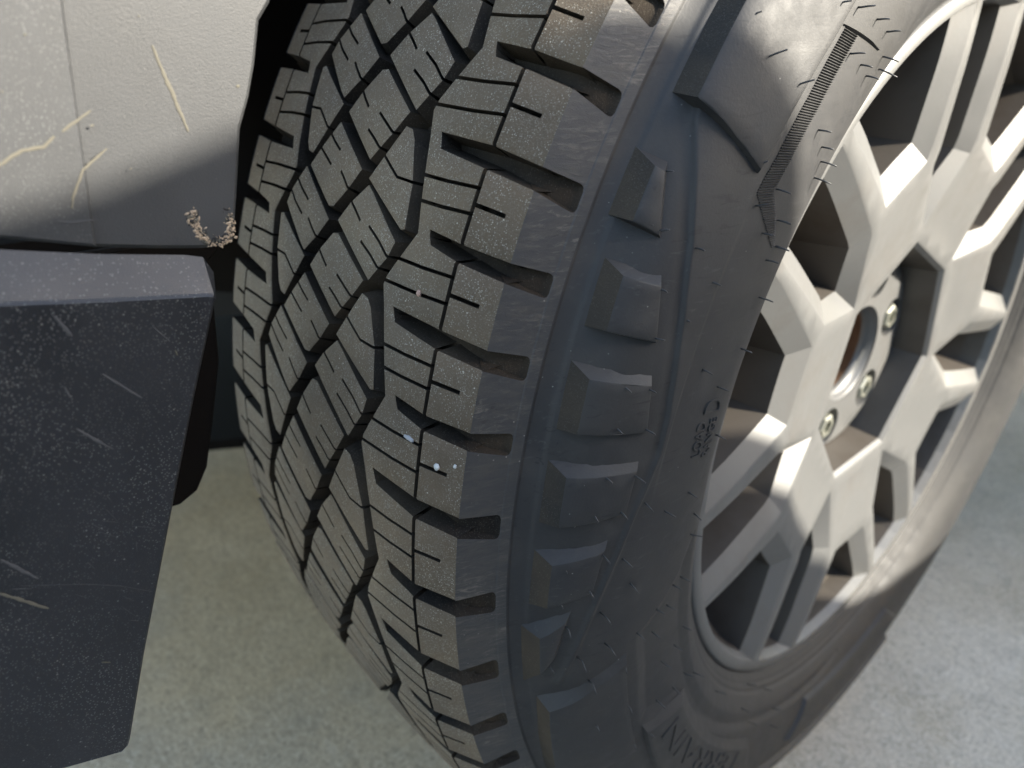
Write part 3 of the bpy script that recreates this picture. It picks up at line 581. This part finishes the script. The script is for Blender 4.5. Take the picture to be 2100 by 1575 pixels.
for y, z, r in ((-457.5, 178, .45), (-415.3, 187, .55), (-476, 187, .3), (-450, 166, .3), (-440, 205, .25), (-468, 200, .3)): strip([(y - r, z), (y + r, z + .2)], 1.5 * r, ' ' and (.04355 if y < -447 else .04212), bump, M_SCR, 'paint_chip')
CH = [(-434, 152), (-435, 148.5), (-433, 144.5), (-431, 141.6), (-428, 141), (-425, 142), (-423.6, 145), (-423.3, 149.5)]
mb = MB()
for i in range(420):
    f = random.random() * (len(CH) - 1); i0 = int(f); w_ = .55 + .8 * abs(math.sin(f * 2.1)); y = CH[i0][0] + (CH[i0 + 1][0] - CH[i0][0]) * (f - i0) + random.gauss(0, w_ * .75); z = CH[i0][1] + (CH[i0 + 1][1] - CH[i0][1]) * (f - i0) + random.gauss(0, w_ * .75); r = random.choice((.2, .25, .3, .4, .6))
    y = min(y, -422.4 - (z - 146) * .1); z = max(z, 140.4); n = 6; a0_ = random.uniform(0, PI); el = random.uniform(1, 2.4)
    rot_ = lambda k: (r * math.cos(2 * PI * k / n) * el * random.uniform(.7, 1.2), r * math.sin(2 * PI * k / n) * random.uniform(.7, 1.2))
    pts = [rot_(k) for k in range(n)]; pts = [(a * math.cos(a0_) - b * math.sin(a0_), a * math.sin(a0_) + b * math.cos(a0_)) for a, b in pts]
    mb.add([(.0421 + random.uniform(.0001, .0006), y / 1000, z / 1000 + HZ)] + [(.0420, (y + a) / 1000, (z + b) / 1000 + HZ) for a, b in pts], [[0, k + 1, (k + 1) % n + 1] for k in range(n)], random.choice((0, 0, 0, 1, 2, 2)))
mb.obj('chipped_edge', [M_SCR2, M_SCR, M_BLACK], bump)
for pts, w, m_ in (([(-511, 51), (-506, 45), (-501, 39)], 1.1, M_SCR), ([(-455, 122), (-451, 116)], .45, M_SCR3), ([(-471, 111), (-462, 100)], .8, M_SCR3), ([(-481, 96), (-473, 86)], .9, M_SCR3), ([(-508, 62), (-501, 51)], 1.1, M_SCR3),
                  ([(-492, 10), (-489.5, 8)], .5, M_SCR), ([(-506, 51), (-489, 42), (-480, 36), (-472, 29)], .22, M_SCR3), ([(-479, 131), (-476, 124)], 1.0, M_SCR3), ([(-462, 125), (-461.6, 122)], .3, M_SCR3), ([(-481, 110), (-480.4, 106)], .7, M_SCR3), ([(-450, 113), (-449.6, 111)], .5, M_SCR)):
    strip(pts, w, .05212, dam, m_)
for k in range(46):                                                              # faint clustered scuffs, mostly slanting the same way
    y, z = random.gauss(-478, 16), random.gauss(70, 42); l = random.uniform(1.5, 7); a = rad(random.gauss(-52, 16))
    z2 = z + l * math.sin(a); y2 = y + l * math.cos(a)
    if y > -520 and max(y, y2) < -435 - (128 - min(z, z2)) * .352 - 3 and z < 116 and z2 > -25: strip([(y, z), (y + l * math.cos(a), z + l * math.sin(a))], random.uniform(.12, .3), .05209, dam, M_SCR3, 'scuff')

# ------------------------------------------------------------------ hidden side of the wheel arch
dl = rad(28); LV = Vector((math.cos(dl), -math.sin(dl), 0)); FV = Vector((-math.sin(dl), -math.cos(dl), 0))
def car(l, f, z): return LV * l + FV * f + Vector((0, 0, z + HZ))
mb = MB(); mb.slab(mmz([(-400, 128), (-411, 118), (-412, 104), (-414, 74), (-420, 50), (-427, 25), (-433, 15), (-441, 11), (-452, 12), (-500, 30), (-560, 60), (-560, 128)]), -.024, -.020, 0, .001)
mb.obj('splash_guard', [M_LINER], truck)
def grid_surf(mb, fn, nu, nv, mi=0):
    V = [fn(i / nu, j / nv) for j in range(nv + 1) for i in range(nu + 1)]
    mb.add(V, [[j * (nu+1) + i, j * (nu+1) + i + 1, (j+1) * (nu+1) + i + 1, (j+1) * (nu+1) + i] for j in range(nv) for i in range(nu)], mi, True)
mb = MB()
grid_surf(mb, lambda a, b: car(-.30 + .40 * b, .50 * math.cos(rad(18 + 150 * a)), .50 * math.sin(rad(18 + 150 * a))), 40, 6)          # arch roof
grid_surf(mb, lambda a, b: car(-.30 - .012 * math.sin(a * 40) * (b < .9), -.55 + 1.06 * a, -.05 + .56 * b), 60, 10)                              # inner wall
mb.obj('wheel_arch_liner', [M_LINER], truck)
mb = MB()
mb.tube([car(-.32, .30, -.14), car(-.2, .12, -.16), car(-.1, .0, -.15)], [.03, .028, .024], 12); mb.tube([car(-.34, -.28, -.13), car(-.22, -.12, -.15), car(-.1, .0, -.15)], [.03, .028, .024], 12); mb.obj('lower_control_arm', [M_BLACK], truck)
mb = MB(); mb.tube([car(-.17, .03, -.12), car(-.2, .03, .1), car(-.22, .03, .46)], [.032, .034, .04], 16)
for k in range(9): mb.tube([car(-.18 - .004 * k, .03, -.02 + .045 * k), car(-.183 - .004 * k, .03, -.006 + .045 * k)], .052, 18)
mb.obj('coil_spring', [M_BLACK], truck)
mb = MB(); mb.tube([car(-.05, .0, -.02), car(-.4, -.02, .02)], .022, 14); mb.tube([car(-.06, .16, -.03), car(-.4, .15, -.01)], .011, 10); mb.obj('drive_shaft', [M_BLACK], truck)
mb = MB(); fm = Matrix.Translation(HUB) @ Matrix(((LV.x, FV.x, 0, 0), (LV.y, FV.y, 0, 0), (0, 0, 1, 0), (0, 0, 0, 1)))
mb.box((-.75, .40, -.245), (-.305, 1.0, -.232), 0, fm); mb.obj('skid_plate', [M_LINER], truck)
mb = MB(); mb.box((-.52, -2.6, -.12), (-.42, .7, .0), 0, fm); mb.box((-1.3, -.2, -.02), (-.45, .9, .34), 0, fm); mb.obj('chassis_frame', [M_BLACK], truck)
# fender, hood side, door above and behind the wheel (all outside the picture)
M_BODY = mat('body_paint', (.05, .055, .06), .25, .3)
mb = MB(); arch = [(.47 * math.cos(rad(a)), .47 * math.sin(rad(a))) for a in range(20, 176, 6)]
top = [(f, .66 + .02 * math.cos(f)) for f in np.linspace(.62, -.62, len(arch))]
for i in range(len(arch) - 1):
    (f0, z0), (f1, z1), (g0, y0), (g1, y1) = arch[i], arch[i + 1], top[i], top[i + 1]
    q = [car(.10, f0, z0), car(.10, f1, z1), car(.07, g1, y1), car(.07, g0, y0)]; mb.add(q, [[0, 1, 2, 3]], 0); mb.add([car(.10, f0, z0), car(.10, f1, z1), car(.04, f1, z1 + .02), car(.04, f0, z0 + .02)], [[3, 2, 1, 0]], 0)
mb.box((.03, -2.4, -.12), (.07, -.50, .66), 0, fm); mb.box((-1.7, -.8, .60), (.06, .75, .68), 0, fm); mb.box((-1.65, -2.4, .66), (.0, -.8, 1.25), 0, fm); mb.box((-1.7, .62, .24), (-.05, .80, .62), 0, fm)
mb.obj('fender', [M_BODY], truck)
mb = MB(); mb.box((-1.7, -.52, HZ + .05), (-.30, -.30, HZ + .07), 0); mb.obj('bumper_underside', [M_LINER], truck)

# ------------------------------------------------------------------ small stones caught in the tread
def pebble(tau_deg, x, size, m, h, label):
    t = rad(tau_deg); R = (crown(x) + h) / 1000; c = Vector((x / 1000, R * math.cos(t), R * math.sin(t) + HZ)); mb = MB(); V = []; nu, nv = 9, 6
    for j in range(nv + 1):
        for i in range(nu):
            a, b = 2 * PI * i / nu, PI * j / nv; k = random.uniform(.8, 1.2); V.append(c + Vector((size[0] * math.cos(a) * math.sin(b), size[1] * math.sin(a) * math.sin(b), size[2] * math.cos(b))) * k / 1000)
    mb.add(V, [[j * nu + i, j * nu + (i + 1) % nu, (j + 1) * nu + (i + 1) % nu, (j + 1) * nu + i] for j in range(nv) for i in range(nu)], 0, True)
    tag(mb.obj('pebble', [m]), label, 'pebble', 'stones caught in the tyre tread')
M_P1 = mat('pink_stone', (.34, .22, .17), .8); M_P2 = mat('pale_grey_stone', (.30, .30, .31), .7); M_P3 = mat('white_stone', (.50, .50, .48), .7)
pebble(162.2, 65.7, (1.1, 1.0, 1.3), M_P1, -.3, 'tiny pink stone stuck in a tread sipe, highest of the stones')
pebble(170.17, 73.5, (3.4, 1.0, 1.2), M_P2, -.4, 'long pale grey stone wedged in a sipe beside the circumferential slit')
pebble(171.1, 88.0, (1.6, 1.1, 1.4), M_P3, .2, 'round white stone jammed in the short outer sipe')
pebble(170.7, 94.7, (.7, .6, .9), M_P3, .2, 'small white grain at the outer end of the short sipe')

# ------------------------------------------------------------------ the car parked alongside (its shadow falls over the tyre)
other = bpy.data.objects.new('parked_car', None); COL.objects.link(other); other.location = (1.25, 0, 0)
tag(other, 'low dark coupe parked alongside, its shadow over the tyre', 'car')
M_CAR = mat('car_paint', (.03, .032, .035), .25, .2); M_GL = mat('car_glass', (.02, .025, .03), .08, 0, .8)
prof = [(-2.25, .25), (-2.30, .62), (-2.2, .84), (-1.75, .90), (-1.1, 1.06), (-.5, 1.17), (0, 1.203), (.22, 1.211), (.246, 1.216), (.287, 1.229), (.335, 1.236), (.369, 1.232), (.384, 1.207), (.400, 1.175), (.410, 1.150), (.452, 1.10), (.467, 1.045), (.513, 1.003), (.563, .935), (.631, .857), (.698, .777), (.74, .770), (.86, .772), (1.6, .73), (2.1, .60), (2.15, .45), (2.1, .22)]
def body(mb, x0, x1):
    mb.slab([(y, z) for y, z in prof], x0, x1, 0, .03)
mb = MB(); body(mb, 1.72, 1.75); 
mb2 = MB(); P = prof; n = len(P); V = [(0, *p) for p in P] + [(1.75, *p) for p in P]; mb2.add(V, [list(range(n)), list(range(n, 2 * n))[::-1]] + [[i, n + i, n + (i + 1) % n, (i + 1) % n] for i in range(n)], 0); mb2.obj('body', [M_CAR], other)
mb = MB(); 
for a, b, c_, d in (((-1.15, .84), (-.62, .84), (-.62, 1.10), (-.95, 1.04)), ((-.56, .84), (.45, .82), (.20, 1.15), (-.56, 1.12))):
    mb = MB(); mb.add([(-.004, *a), (-.004, *b), (-.004, *c_), (-.004, *d)], [[0, 3, 2, 1]]); mb.obj('side_window', [M_GL], other)
M_TY = mat('car_tyre', (.03, .03, .03), .8)
for y in (-1.5, 1.35):
    mb = MB(); V = [(x, y + R * math.cos(2 * PI * k / 40), .33 + R * math.sin(2 * PI * k / 40)) for x, R in ((-.01, .2), (-.02, .31), (.0, .33), (.22, .33)) for k in range(40)]
    mb.add(V, [[i * 40 + k, i * 40 + (k + 1) % 40, (i + 1) * 40 + (k + 1) % 40, (i + 1) * 40 + k] for i in range(3) for k in range(40)], 0, True); w = mb.obj('wheel', [M_TY], other)
    mb = MB(); mb.add([(-.012, y, .33)] + [(-.012, y + .2 * math.cos(2 * PI * k / 40), .33 + .2 * math.sin(2 * PI * k / 40)) for k in range(40)], [[0, k + 1, (k + 1) % 40 + 1] for k in range(40)], 0); mb.obj('rim', [M_RIM], w)
